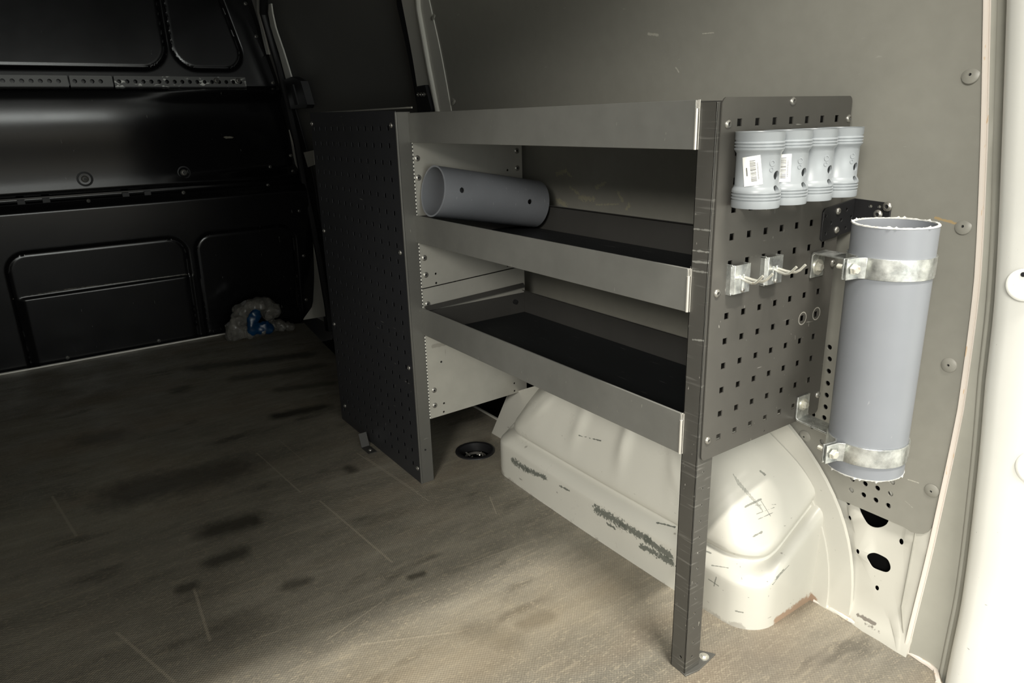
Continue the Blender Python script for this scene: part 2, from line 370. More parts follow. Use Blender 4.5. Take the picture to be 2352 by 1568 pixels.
def cut(o, mb):
    c = build(mb, 'cutter', M_VOID, o.parent); m = o.modifiers.new('b', 'BOOLEAN'); m.object = c; m.operation = 'DIFFERENCE'; m.solver = 'EXACT'
    bpy.context.view_layer.update(); dg = bpy.context.evaluated_depsgraph_get()
    me = bpy.data.meshes.new_from_object(o.evaluated_get(dg)); o.modifiers.remove(m)
    o.data = me; bpy.data.objects.remove(c, do_unlink=True)
    for q_ in me.polygons: q_.use_smooth = True
    me.set_sharp_from_angle(angle=math.radians(35))
def circ2(cx, cy, r, n=16, ry=None): return [(cx + r * math.cos(2 * pi * i / n), cy + (ry or r) * math.sin(2 * pi * i / n)) for i in range(n)]
def sq(cx, cy, h): return [(cx - h, cy - h), (cx + h, cy - h), (cx + h, cy + h), (cx - h, cy + h)]
def rrect(x0, y0, x1, y1, r, n=6):
    o = []
    for cx, cy, a0 in ((x1 - r, y0 + r, -pi / 2), (x1 - r, y1 - r, 0), (x0 + r, y1 - r, pi / 2), (x0 + r, y0 + r, pi)):
        o += [(cx + r * math.cos(a0 + pi / 2 * i / n), cy + r * math.sin(a0 + pi / 2 * i / n)) for i in range(n + 1)]
    return o
def screw(p_, nrm, parent, r=.0055, name='screw', mat=None, h=.0025, label=None):
    mb = MB(); nrm = Vector(nrm).normalized(); p_ = Vector(p_)
    mb.lathe([(r, 0), (r, h * .3), (r * .82, h * .8), (r * .45, h), (r * .40, h * .35)], p_, nrm, 20)
    for f_ in mb.bm.faces:
        if len(f_.verts) > 4 and (f_.calc_center_median() - p_).dot(nrm) > h * .2: f_.material_index = 1
    o = build(mb, name, [mat or M_SCREW, M_BLACK], parent, ang=50)
    if label: o['label'] = label
    return o
def hexbolt(p_, nrm, parent, r=.0065, h=.005, washer=.011, name='bolt'):
    mb = MB(); nrm = Vector(nrm).normalized(); p_ = Vector(p_)
    if washer: mb.lathe([(washer, 0), (washer, .0015)], p_, nrm, 24)
    mb.lathe([(r * 1.25, .0015), (r * 1.25, .0022), (r, .0023), (r, h), (r * .8, h + .0012)], p_, nrm, 6)
    return build(mb, name, M_BOLT, parent, ang=25)

# ------------------------------------------------------------ the van's shell
def struct(o): o['kind'] = 'structure'; return o
DR = Vector((-.9232, -.268, 0))
fl = MB()
out = [(-2.64, -1.75), (.262, -1.75), (.262, -.124), (.248, -.104), (.233, -.10), (-1.86, -.10), (-1.86, -.262), (-2.18, -.225), (-2.56, -.175), (-2.59, -.245), (-2.64, -.25)]
fl.plate(out, [circ2(DR.x, DR.y, .047, 40)], ((0, 0, 0), (1, 0, 0), (0, 1, 0)), .012)
struct(build(fl, 'floor', M_FLOOR))
m = MB(); m.box((-2.7, -.30, -.16), (-1.8, .0, -.15)); m.box((-2.7, -.0, -.16), (-1.8, .01, .0)); m.box((-2.64, -.27, -.15), (-1.86, -.262, -.013)); m.box((-1.86, -.27, -.15), (-1.85, .0, -.013))
struct(build(m, 'trim_1', M_BLACKP))
m = MB(); m.box((-2.72, -1.77, -.22), (.26, .2, -.2)); struct(build(m, 'dark_backing_floor', M_VOID))  # black sheet below the floor, standing in for the dark under it
m = MB(); m.box((-2.7, -1.78, -.2), (.30, -1.755, 1.5)); struct(build(m, 'wall_left', M_LINER_DK))
# roof, headliner and rear header
m = MB(); m.box((-2.72, -1.80, 1.46), (.30, .05, 1.49)); m.box((.22, -1.80, 1.385), (.30, .05, 1.46)); struct(build(m, 'ceiling', simple('dark_headlining', (.05, .05, .048), .8), bevel=.01))
m = MB(); m.box((.45, -9, -.62), (9, 6, -.6)); struct(build(m, 'ground', M_CONC))

# bulkhead at the front of the load space
YR = [(-.05, -.17), (0, -.15), (.05, -.105), (.16, -.072), (.4, -.075), (.67, -.086), (1.08, -.154), (1.22, -.19), (1.39, -.224), (1.5, -.25)]
def sdr(y, z, y0, z0, y1, z1, r):
    cx, cz = (y0 + y1) / 2, (z0 + z1) / 2; qx = abs(y - cx) - (y1 - y0) / 2 + r; qz = abs(z - cz) - (z1 - z0) / 2 + r
    return math.hypot(max(qx, 0), max(qz, 0)) + min(max(qx, qz), 0) - r
def ss(a_, b_, x_): t = min(1, max(0, (x_ - a_) / (b_ - a_))); return t * t * (3 - 2 * t)
def bulk(y, z):
    d = 0
    d += .070 * ss(1.052, 1.032, z) * ss(.645, .672, z) * (1 - .25 * ss(1.0, .70, z) ** 1.5) + .012 * math.exp(-((z - .93) / .12) ** 2) * ss(1.05, 1.0, z)       # bulging middle band
    d += .055 * ss(.66, .63, z) * min(1, max(0, z / .62)) - .045 * max(0, z - 1.06)
    d -= .085 * ss(-.85, -.1, y) ** 1.3 * ss(1.04, .98, z) * ss(.64, .72, z)           # falls away to the right
    for args, dep in (((-2.4, 1.117, -.572, 1.9, .09), .010), ((-.548 + (z - 1.12) * .0, 1.117, -.262 - (z - 1.12) * .25, 1.9, .09), .010),
                      ((-1.255, -.3, -.625, .452, .07), .008), ((-.585, -.3, -.16, .452, .07), .008)):
        q_ = sdr(y, z, *args); d -= dep * ss(.004, -.004, q_) + .006 * math.exp(-(q_ / .005) ** 2)
    d += .008 * ss(.29 + (y + .62) * .01, .28 + (y + .62) * .01, z) * ss(-1.25, -1.22, y) * ss(-.60, -.65, y)
    d -= .02 * ss(.6, .63, z) * ss(.648, .64, z)
    return XB - .02 + d
m = MB(); NY, NZ = 300, 250; rows = []
for j in range(NZ + 1):
    z = -.02 + 1.48 * j / NZ; yr = itp(YR, z)
    rows.append([m.bm.verts.new((bulk(y, z), y, z)) for y in [-1.76 + (yr + 1.76) * i / NY for i in range(NY + 1)]])
for j in range(NZ):
    for i in range(NY): m.fc([rows[j][i], rows[j][i + 1], rows[j + 1][i + 1], rows[j + 1][i]])
bh = struct(build(m, 'wall_front', M_BULK, ang=60))
m = MB(); m.box((-2.80, -1.8, -.2), (-2.78, .3, 1.49)); struct(build(m, 'dark_backing_front', M_VOID))  # black sheet behind the bulkhead, its colour standing in for unlit space
def on_bulk(px, py):
    x_ = XB - .02
    for _ in range(8): q_ = U(px, py, 'x', x_); x_ = bulk(q_.y, q_.z)
    return q_
for px, py, r in ((195, 411, .028), (422, 396, .026)):
    q_ = on_bulk(px, py); mm = MB(); mm.lathe([(r, -.004), (r, .003), (r * .8, .004), (r * .72, -.002), (0.001, -.002)], q_, (1, 0, 0), 28); cp = build(mm, 'bolt_recess', M_BLACK, bh)
    screw(q_ + Vector((.0, 0, 0)), (1, 0, 0), cp, .013, 'bolt', h=.008)
for px, py in ((203, 461), (421, 442), (615, 425), (620, 383), (668, 357), (672, 393), (687, 484), (697, 587), (574, 9), (593, 84), (632, 190), (155, 821), (365, 782), (703, 688)):
    q_ = on_bulk(px, py); q_.y = min(q_.y, itp(YR, q_.z) - .012); screw(Vector((bulk(q_.y, q_.z) + .0005, q_.y, q_.z)), (1, 0, 0), bh, .0075, 'bolt', h=.005)
# slotted strip under the bulge and the bright floor edging
m = MB()
for px in (50, 108, 291, 341): q_ = U(px, 462 - (px - 50) * .07 + 8, 'x', XB + .02); m.box((XB - .03, q_.y - .012, .60), (XB + .012, q_.y + .012, .648))
build(m, 'bracket_lug', M_BLACK, bh)
m = MB(); m.box((XB - .003, -1.75, .0005), (XB + .008, -.50, .006)); struct(build(m, 'trim_4', simple('bright_edging', (.55, .53, .48), .35, .5)))
# perforated rails on the bulkhead
def rail(y0, y1, label, worn):
    zc = 1.066; e = thing('mounting_rail', (XB, (y0 + y1) / 2, zc), label, 'rail', 'perforated rails across the bulkhead')
    n_ = int((y1 - y0) / .0285); hs = [circ2(y0 + .016 + i * .0285, zc, .0078, 12) for i in range(n_) if y0 + .03 + i * .0285 < y1 + .01]
    m_ = MB(); m_.plate(rrect(y0, zc - .020, y1, zc + .020, .003), hs, ((XB + .008, 0, 0), (0, 1, 0), (0, 0, 1)), .003)
    build(m_, 'slotted_plate', worn, e); m_ = MB(); m_.box((XB - .015, y0, zc - .021), (XB + .008, y1, zc - .0185)); build(m_, 'lower_flange', worn, e); return e
M_RAILK = simple('black_rail', (.05, .05, .046), .4, .2)
rail(-1.75, -.934, 'long black perforated rail at the far left of the bulkhead', M_RAILK); rail(-.928, -.786, 'short black perforated rail between the two longer rails', M_RAILK)
r3 = rail(-.78, -.285, 'scuffed black perforated rail with worn silver patches, right end of the bulkhead', M_RAIL)
for px in (497, 547): screw(U(px, 185, 'x', XB + .009), (1, 0, 0), r3, .011, 'bolt', h=.008)

# right side wall: body metal with holes low down, behind the lining
def bodymap(x_, z_, d):
    y = YW(z_) + .010
    if z_ < .34:
        b_ = 0
        b_ += .006 * ss(.06, .10, x_ + (z_ - .1) * .25) * ss(.31, .26, z_)
        for cx, cz, r in ((.085, .14, .02), (.061, .196, .018), (.165, .20, .018)): b_ += .005 * math.exp(-(((x_ - cx) ** 2 + (z_ - cz) ** 2) / r ** 2) ** 2)
        b_ -= .006 * math.exp(-(((x_ - .12) / .035) ** 2 + ((z_ - .21) / .05) ** 2))
        b_ += .012 * ss(.035, .0, z_) + .003 * ss(.168, .172, x_)
        y -= b_
    return Vector((x_, y - d, z_))
def wp(px, py): q_ = UW(px, py, .008); return (q_.x, q_.z)
big = [wp(*q_) for q_ in ((1972, 1150), (1985, 1182), (1994, 1202), (2010, 1211), (2028, 1209), (2039, 1198), (2041, 1175), (2041, 1120), (1960, 1100))]
slot = [wp(*q_) for q_ in ((1996, 1278), (2000, 1269), (2010, 1267), (2025, 1273), (2040, 1282), (2047, 1295), (2047, 1306), (2038, 1312), (2022, 1308), (2005, 1299))]
def smooth(P, n=5):
    o = []; N_ = len(P)
    for i in range(N_):
        a, b, c, d = [Vector(P[(i + k_) % N_]) for k_ in (-1, 0, 1, 2)]
        for j in range(n): t = j / n; q2 = .5 * (2 * b + (c - a) * t + (2 * a - 5 * b + 4 * c - d) * t * t + (3 * b - a - 3 * c + d) * t ** 3); o.append((q2.x, q2.y))
    return o
hl = [smooth(big, 3), smooth(slot)]
for px, py, r in ((1948, 1150, .0058), (1954, 1188, .0035), (1975, 1263, .0035), (2071, 1243, .0040), (2017, 1348, .0035), (2080, 1197, .004)):
    c_ = wp(px, py); hl.append(circ2(c_[0], c_[1], r, 14, r * 1.35))
wr = MB(); wr.plate([(-.90, -.02), (.198, -.02), (.198, .31), (-.90, .31)], hl, ((0, 0, 0), (1, 0, 0), (0, 0, 1)), .0015, (.03, .02), bodymap)
wall = struct(build(wr, 'wall_right', M_BODY, ang=50))
m = MB(); m.box((-2.7, .06, -.2), (.30, .08, 1.49)); m.box((.28, -.05, -.2), (.30, .08, 1.4)); m.box((-.1, -.06, .10), (.25, -.045, .135)); struct(build(m, 'dark_backing_right', M_VOID))  # black boxes behind the wall so its holes and gaps read as dark
m = MB()
sm = [UW(*q_, .0005) for q_ in ((2105, 1212), (2095, 1265), (2083, 1330), (2071, 1392), (2074, 1440), (2078, 1478))]
m.tube(sm, .0012, 8); build(m, 'panel_seam', M_GREYBAND, wall)
for px, py in ((2100, 1342), (2090, 1388), (2094, 1455)):
    q_ = UW(px, py, .004); m = MB(); m.lathe([(.0075, 0), (.0075, .0012), (.0055, .0012), (.005, .0006), (.003, .0014)], q_, (0, -1, 0), 18); build(m, 'spot_weld', M_CREAM, wall)
m = MB(); m.box((-1.9, -.10, -.001), (-.93, -.095, .006)); struct(build(m, 'trim_11', M_CREAM))
# floor-edge sealant bead along the wall foot
m = MB(); m.tube([Vector((x_, -.102 - .002 * math.sin(x_ * 90), .002)) for x_ in [.02 + i * .01 for i in range(22)]] + [Vector((.243, -.107, .001)), Vector((.258, -.13, .001))], .0045, 8)
build(m, 'sealant_bead', M_STRIP, wall)

# grey lining panel, with holes and push rivets
lh = []
for px, py in ((1905.6, 797), (1905.6, 824), (1903.6, 852), (1901.3, 879.8), (1898.7, 907), (1896, 934), (1893, 958.7), (1890.8, 987), (1887.8, 1014), (1865, 979), (1867.8, 951),
               (1987.4, 1110.5), (1983.7, 1136), (2015.6, 1120.6), (2011.7, 1148), (2045.5, 1133), (2040.6, 1160.7), (2049.8, 1106.5), (1955.8, 1125), (1958, 1100)):
    q_ = UW(px, py); lh.append(circ2(q_.x, q_.z, .0048, 16))
def lx(z_): return itp([(0, .188), (.25, .190), (.45, .194), (.65, .190), (.85, .180), (1.05, .167), (1.4, .14)], z_)
lo = [(-1.315, .215)] + [(-1.0 + .05 * i, .215) for i in range(24)] + [(.160, .212), (.170, .2135), (.179, .2175), (.185, .224), (.1885, .233), (.1895, .245)] + [(lx(z_), z_) for z_ in [.26 + .05 * i for i in range(24)]] + [(lx(1.455), 1.455), (-1.40, 1.455), (-1.315, .93)]
m = MB(); m.plate(lo, lh, ((0, 0, 0), (1, 0, 0), (0, 0, 1)), .004, (None, .035), lambda x_, z_, d: Vector((x_, YW(z_) - d - .001, z_)))
lin = tag(build(m, 'wall_lining_panel', M_LINER, ang=50, recalc=True), 'large dull grey lining panel covering the side wall behind the shelving', 'wall panel')
for px, py in ((2230, 172), (2213, 520), (2180, 838), (2140, 1127), (1848, 1002), (995, 37), (1041, 232)):
    q_ = UW(px, py, -.001); nn = Vector((0, -1, -(YW(q_.z + .02) - YW(q_.z - .02)) / .04)).normalized()
    m = MB(); m.lathe([(.0118, 0), (.0112, .0012), (.008, .0028), (.004, .0034), (.002, .0034), (.0019, .001)], q_, nn, 28)
    for f_ in m.bm.faces:
        if len(f_.verts) > 4 and (f_.calc_center_median() - q_).dot(nn) > .0005: f_.material_index = 1
    build(m, 'push_rivet', [M_LINER, M_BLACK], lin)
# rear pillar: seam ridge, grey band, rubber ribs and the white corner panel
def pcol(name, prof, mat, z0=-.03, z1=1.46, step=.03, parent=None):
    m_ = MB(); n_ = int((z1 - z0) / step) + 1; rings = []
    for i in range(n_ + 1):
        z = z0 + (z1 - z0) * i / n_; rings.append([m_.bm.verts.new(prof(z, j)) for j in range(prof.n)])
    for A, B in zip(rings, rings[1:]):
        for j in range(prof.n - 1): m_.fc([A[j], A[j + 1], B[j + 1], B[j]])
    return build(m_, name, mat, parent, ang=60)
XW = [(0, .262), (.13, .258), (.35, .241), (.5, .229), (.62, .224), (.8, .213), (1.02, .200), (1.4, .18)]
class Prof:
    def __init__(s, pts): s.p = pts; s.n = len(pts)
    def __call__(s, z, j):
        f_, g_, dy = s.p[j]     # x = lx(z)*(1-f) + XW(z)*f + g
        return Vector((lx(z) * (1 - f_) + itp(XW, z) * f_ + g_, YW(z) + dy, z))
rp = struct(pcol('trim_6', Prof([(0, .000, .006), (0, .0005, -.003), (0, .0015, -.0045), (0, .0048, -.0042), (0, .0068, -.001), (0, .0082, -.0016), (0, .010, .0)]), M_STRIP))
pcol('grey_band', Prof([(0, .0095, -.001), (.5, .0, .001), (1, -.014, .0)]), M_GREYBAND, parent=rp)
def tap(z): return ss(.85, .6, z)
class ProfR(Prof):
    def __call__(s, z, j): v = super().__call__(z, j); base = YW(z); v.y = base + (v.y - base) * (.15 + .85 * tap(z)); return v
pcol('rubber_ribs', ProfR([(1, -.015, .001), (1, -.0135, -.003), (1, -.010, -.004), (1, -.008, -.0025), (1, -.006, -.005), (1, -.002, -.005), (1, .0, .0)]), M_GREYBAND, parent=rp)
wd_ = pcol('trim_7', Prof([(1, .004, .012), (1, .0, -.002), (1, .001, -.014), (1, .005, -.024), (1, .014, -.033), (1, .030, -.040), (1, .07, -.044), (1, .14, -.036), (1, .34, .01)]), M_WHITE)
struct(wd_)
m = MB()   # pressed dimples on the white corner panel
for px, py, r in ((2352, 655, .022), (2380, 1080, .026)):
    q_ = UW(px, py, -.046); m.lathe([(r, -.0008), (r * .93, .0), (r * .84, .0004), (r * .74, .0002), (r * .6, -.0006), (.001, -.0010)], q_, (0, -1, 0), 32)
build(m, 'pressed_dimple', M_WHITE, wd_)
m = MB(); m.lathe([(.0032, 0), (.0032, .001)], UW(2351, 630, -.044), (0, -1, 0), 16); build(m, 'drain_hole', M_BLACK, wd_)

# sliding door and pillars beyond the shelving
def wpoly(pts, off, t, mat, name, parent=None, grid=None):
    P = [UW(px, py, off) for px, py in pts]; m_ = MB()
    m_.plate([(q_.x, q_.z) for q_ in P], [], ((0, 0, 0), (1, 0, 0), (0, 0, 1)), t, grid or (None, .04), lambda x_, z_, d: Vector((x_, YW(z_) + off - d, z_)))
    return build(m_, name, mat, parent, ang=50)
m = MB(); m.plate([(-2.70, -.02), (-1.40, -.02), (-1.40, 1.47), (-2.70, 1.47)], [], ((0, 0, 0), (1, 0, 0), (0, 0, 1)), .004, (None, .04), lambda x_, z_, d: Vector((x_, YW(z_) + .035 - d, z_)))
dr = struct(build(m, 'door_1', M_LINER_DK, ang=50))
bp = struct(wpoly([(917, -60), (978, -60), (985, 0), (1034, 243), (1050, 330), (1008, 330), (958, 200), (922, 0)], -.004, .012, M_CREAM, 'trim_8'))
m = MB(); m.tube([UW(957, -60, -.006), UW(962, 20, -.006), UW(985, 150, -.006), UW(1003, 243, -.006), UW(1015, 300, -.006)], .008, 10); build(m, 'pressed_ridge', M_CREAM, bp)
wpoly([(908, -60), (917, -60), (922, 0), (960, 205), (965, 245), (958, 245), (911, 10)], -.002, .004, M_BLACK, 'door_seal', dr)
st = wpoly([(954, 199), (976, 195), (990, 250), (985, 300), (962, 300)], -.02, .012, M_BLACKP, 'trim_9'); struct(st)
for dx in (-7, 0, 6): q_ = UW(968 + dx, 217, -.0205); mm = MB(); mm.lathe([(.006, 0), (.006, .002), (.004, .003), (.003, .001)], q_, (0, -1, 0), 16); build(mm, 'rivet', M_SCREW, st)
wpoly([(617, 10), (622, 8), (625, 30), (632, 62), (650, 115), (669, 178), (656, 181), (640, 120), (621, 60), (616, 30)], .0, .006, M_CREAM, 'door_frame_edge', dr)
wpoly([(588, -40), (597, -40), (595, 30), (606, 75), (618, 125), (612, 125), (600, 75), (590, 25)], .0, .006, M_CREAM, 'door_frame_edge', dr)
m = MB(); m.tube([UW(*q_, .0) for q_ in ((606, -50), (605, 30), (622, 90), (640, 150), (662, 240), (682, 330), (700, 430), (716, 500), (735, 600), (752, 700), (760, 760))], .016, 10); build(m, 'door_seal', M_BLACK, dr)
wpoly([(640, 190), (660, 190), (700, 330), (730, 480), (760, 690), (770, 760), (748, 760), (720, 560), (690, 400), (655, 260)], .012, .004, M_BLACK, 'door_seal', dr)
wpoly([(663, 298), (672, 330), (690, 400), (710, 510), (718, 560), (735, 650), (748, 726), (693, 735), (708, 712), (718, 680), (719, 650), (706, 560), (697, 500), (680, 400)], -.002, .004, M_CREAM, 'door_frame_foot', dr)
wpoly([(697, 350), (720, 345), (722, 378), (707, 384)], -.018, .003, M_CREAM, 'latch_tab', dr)
hd = struct(wpoly([(653, 183), (670, 176), (690, 186), (696, 205), (706, 240), (703, 248), (668, 250)], -.03, .03, M_BLACKP, 'trim_10'))
wpoly([(665, 195), (672, 194), (684, 240), (677, 241)], -.063, .006, M_BLACK, 'grip_rib', hd)

# ------------------------------------------------------------ wheel arch
LV = [(-.01, .412, -.285, .06), (.03, .412, -.285, .06), (.080, .4115, -.2855, .06), (.090, .411, -.285, .06), (.095, .409, -.2835, .062), (.110, .396, -.269, .066), (.115, .385, -.254, .07), (.120, .384, -.2525, .07), (.128, .389, -.262, .07), (.142, .3875, -.2615, .075),
      (.18, .368, -.250, .09), (.22, .346, -.240, .10), (.26, .315, -.224, .10), (.295, .275, -.203, .09), (.32, .235, -.182, .08), (.338, .19, -.160, .06), (.348, .14, -.140, .04), (.352, .08, -.12, .02)]
XC = -.398
def foot(hw, yf, r, n=9):
    P = []; yw = -.09
    for i in range(8): P.append((hw, yw + (yf + r - yw) * i / 8))
    for i in range(n + 1): t = pi / 2 * i / n; P.append((hw - r + r * math.cos(t), yf + r - r * math.sin(t)))
    for i in range(1, 40): P.append((hw - r - 2 * (hw - r) * i / 40, yf))
    for i in range(n + 1): t = pi / 2 * i / n; P.append((-hw + r - r * math.sin(t), yf + r - r * math.cos(t)))
    for i in range(1, 9): P.append((-hw, yf + r + (yw - yf - r) * i / 8))
    return P
arch = thing('wheel_arch', (XC, -.19, 0), 'cream painted wheel arch with grey scuff marks bulging from the wall under the shelving', 'wheel arch')
m = MB(); rings = []
for z, hw, yf, r in LV:
    ring = []
    for x_, y_ in foot(hw, yf, r):
        rise = .60 * max(0, (y_ - yf) - .04) * ss(.06, .10, z) * ss(.34, .13, z)
        bw = .012 * (1 - (x_ / .41) ** 2) * (1 if y_ < yf + .03 else 0) * ss(.3, .1, z) - .006 * ss(0, .35, x_) * 0
        yy = y_ - bw * .6
        if .13 < z < .33:
            for bx in (-.245, -.105, .035, .18): yy -= .011 * math.exp(-((x_ - bx) / .012) ** 2) * (1 if y_ < yf + .05 else 0) * ss(.16, .22, z)
        ring.append(m.bm.verts.new((XC + x_, yy, z + rise)))
    rings.append(ring)
for A, B in zip(rings, rings[1:]):
    for j in range(len(A) - 1): m.fc([A[j], A[j + 1], B[j + 1], B[j]])
m.fc(rings[-1])
hs = build(m, 'housing', M_ARCH, arch, ang=60, sub=1)
from mathutils.bvhtree import BVHTree
bpy.context.view_layer.update(); bvh = BVHTree.FromObject(hs, bpy.context.evaluated_depsgraph_get()); ho = wl(hs)
def onarch(px, py):
    d = ray(px, py).normalized(); h = bvh.ray_cast(CAM - ho, d); return h[0] + ho if h[0] else U(px, py, 'y', -.2)
am = lambda p, q, wd, col=GR, k=.9, rag=4.2, ns=150: a.mark(onarch(*p), onarch(*q), wd, col, k, rag, ns)
for p, q, wd in (((1178, 1058), (1210, 1078), .009), ((1210, 1078), (1252, 1096), .007), ((1285, 1115), (1308, 1127), .0028), ((1370, 1170), (1430, 1205), .011), ((1428, 1205), (1490, 1240), .009), ((1485, 1240), (1538, 1275), .009),
                 ((1475, 1255), (1545, 1292), .008), ((1395, 1202), (1412, 1213), .003), ((1330, 1000), (1380, 1012), .0015), ((1510, 1200), (1550, 1210), .002)): am(p, q, wd)
for i in range(12):
    x = 1684 + i * 5.5; y = 1088 + i * 6.5; am((x, y), (x + 12 - i * .4, y + 26 - i), .0007, GR, .65, 1.6, 260)
for p, q, wd in (((1712, 1163), (1748, 1146), .0032), ((1730, 1232), (1750, 1221), .0032), ((1742, 1192), (1775, 1177), .0014), ((1738, 1180), (1778, 1165), .0012), ((1748, 1150), (1770, 1185), .0012), ((1735, 1160), (1782, 1158), .0012), ((1780, 1332), (1812, 1298), .0018),
                 ((1784, 1325), (1800, 1308), .0025), ((1762, 1335), (1775, 1342), .0015), ((1775, 1342), (1790, 1322), .0015), ((1620, 1265), (1632, 1270), .003), ((1635, 1298), (1672, 1304), .0018), ((1640, 1345), (1645, 1325), .002), ((1628, 1330), (1650, 1345), .002),
                 ((1690, 1403), (1706, 1406), .0025), ((1747, 1082), (1757, 1090), .004), ((1700, 1300), (1704, 1330), .001), ((1660, 1355), (1720, 1372), .001), ((1765, 1370), (1768, 1330), .001), ((1750, 1310), (1770, 1352), .001)):
    am(p, q, wd * .6, GR, .7, 2.6, 200)
a.mark((.012, -.21, .002), (.016, -.10, .004), .014, (.28, .16, .09), .8, 2.0, 60)
a.mark((-.80, -.28, .0), (.0, -.28, 0), .010, (.24, .22, .19), .55, 2.5, 45)
a.roughvar(10, .08).done()
def ell(a0, b0, a1, b1, off, t, name, mat):
    N_ = 48; o_ = [(XC + a1 * math.cos(pi * i / N_), b1 * max(0, math.sin(pi * i / N_)) ** .9) for i in range(N_ + 1)]; i__ = [(XC + a0 * math.cos(pi * i / N_), b0 * max(0, math.sin(pi * i / N_)) ** .9) for i in range(N_, -1, -1)]
    m_ = MB(); m_.plate(o_ + i__, [], ((0, 0, 0), (1, 0, 0), (0, 0, 1)), t, None, lambda x_, z_, d: Vector((x_, YW(z_) * .5 - .045 + off - d, z_))); return build(m_, name, mat, arch, ang=50)
ell(.39, .30, .444, .372, -.010, .008, 'inner_flange', M_ARCH); ell(.43, .36, .486, .415, -.006, .008, 'outer_flange', M_ARCH)
G = [U(*q_, 'y', -.165) for q_ in ((1122, 1012), (1166, 905), (1205, 893), (1250, 880), (1235, 925), (1150, 1046))]
m = MB(); m.plate([(q_.x, q_.z) for q_ in G], [], ((0, -.165, 0), (1, 0, 0), (0, 0, 1)), .004); m.obox(((G[1] + G[0]) / 2 + Vector((.006, .02, 0))), ((G[1] - G[0]), (0, 1, 0), (G[1] - G[0]).cross(Vector((0, 1, 0)))), ((G[1] - G[0]).length / 2, .02, .001))
build(m, 'gusset', M_ARCH, arch)
q_ = UW(1785, 1065, -.018); m = MB(); m.lathe([(.008, 0), (.008, .002), (.005, .002), (.0035, .0), (.003, .003), (.001, .003)], q_, (0.2, -1, .2), 18); build(m, 'stud', M_ARCH, arch)

# ------------------------------------------------------------ shelving unit
XL, YF, YB, PW = -.850, -.444, -.137, .030
SH = thing('shelving_unit', (-.42, -.29, 0), 'dark grey steel van shelving with three trays and a perforated end panel', 'shelving')
# near post: folded channel with a hole row, foot plate
m = MB()
m.plate(rrect(-PW, 0, 0, .906, .0015, 2), [circ2(-.010, .03, .0025, 10)], ((0, YF, 0), (1, 0, 0), (0, 0, 1)), .0018, None, lambda x_, z_, d: Vector((x_, YF - d, z_)))
m.plate([(YF, 0), (YF + .036, 0), (YF + .036, .906), (YF, .906)], [circ2(YF + .0165, .371 - i * .0285, .0022, 10) for i in range(13)], ((0, 0, 0), (0, 1, 0), (0, 0, 1)), .0018, None, lambda y_, z_, d: Vector((d, y_, z_)))
m.box((-PW, YF, 0), (-PW + .0018, YF + .036, .906))
build(m, 'post', M_POST, SH, bevel=.0012)
m = MB(); m.box((-PW + .003, YF + .003, .8985), (-.002, YF + .034, .9055)); build(m, 'post_hollow_dark', M_BLACK, SH)  # black block stands in for the dark hollow of the post's top
m = MB(); m.plate([(-.025, -.442), (.004, -.446), (.0085, -.418), (.001, -.366), (-.02, -.380), (-.025, -.39)], [], ((0, 0, .003), (1, 0, 0), (0, 1, 0)), .003)
ft = build(m, 'foot_plate', M_FARPOST, SH, bevel=.0006); hexbolt((-.006, -.388, .003), (0, 0, 1), ft, .005, .003, .0085)
# perforated end panel
PX = .0032
PYS = [-.4012 + .038 * i for i in range(7)]; PZS = [.4235 + .038 * j for j in range(13)]
m = MB(); m.plate(rrect(-.438, .393, -.136, .9115, .009), [sq(y_, z_, .0048) for y_ in PYS for z_ in PZS] + [circ2(-.286, .4, .0018, 8)], ((PX, 0, 0), (0, 1, 0), (0, 0, 1)), .0018)
m.box((-.0005, -.150, .8925), (PX - .0018, -.142, .908))
pe = build(m, 'end_panel', M_PANEL, SH)
for y_, z_ in ((-.425, .878), (-.426, .651), (-.426, .425), (-.142, .879), (-.141, .655), (-.142, .427), (-.288, .905)):
    screw((PX, y_, z_), (1, 0, 0), pe, .0062, h=.0032)
# inner side sheets
m = MB(); m.plate([(-.44, .40), (-.14, .40), (-.14, .905), (-.44, .905)], [], ((-.028, 0, 0), (0, 1, 0), (0, 0, 1)), .0015); build(m, 'inner_side_sheet', M_TRAY, SH)
m = MB(); m.box((-.028, -.146, .40), (-.002, -.144, .905)); build(m, 'rear_corner_sheet', M_TRAY, SH)
def farsheet(z00, z01, z10, z11, holes, name, x_=XL):   # z at front bottom / front top / back bottom / back top
    m_ = MB(); m_.plate([(-.442, z00), (YB, z10), (YB, z11), (-.442, z01)], [circ2(y_, z_, .0028, 12) for y_, z_ in holes], ((x_, 0, 0), (0, 1, 0), (0, 0, 1)), .0018); return build(m_, name, M_INNER, SH)
s1 = farsheet(.5095, .905, .525, .905, [(-.182, .77), (-.181, .749), (-.401, .54), (-.401, .517), (-.19, .530)], 'inner_end_sheet')
s2 = farsheet(.171, .507, .175, .522, [(-.4, .315), (-.399, .203), (-.401, .18), (-.178, .204), (-.178, .182), (-.149, .430)], 'inner_end_sheet')
for y_, z_ in ((-.431, .811), (-.431, .768), (-.429, .582), (-.428, .541), (-.152, .815), (-.152, .773)): screw((XL, y_, z_), (1, 0, 0), s1, .0068, h=.002)
for y_, z_ in ((-.428, .469), (-.425, .245), (-.426, .204), (-.147, .472), (-.173, .429)): screw((XL, y_, z_), (1, 0, 0), s2, .0068, h=.002)
m = MB(); m.box((XL, -.4435, .171), (XL + .0022, -.4415, .846)); build(m, 'dashed_edging', M_DASH, SH)
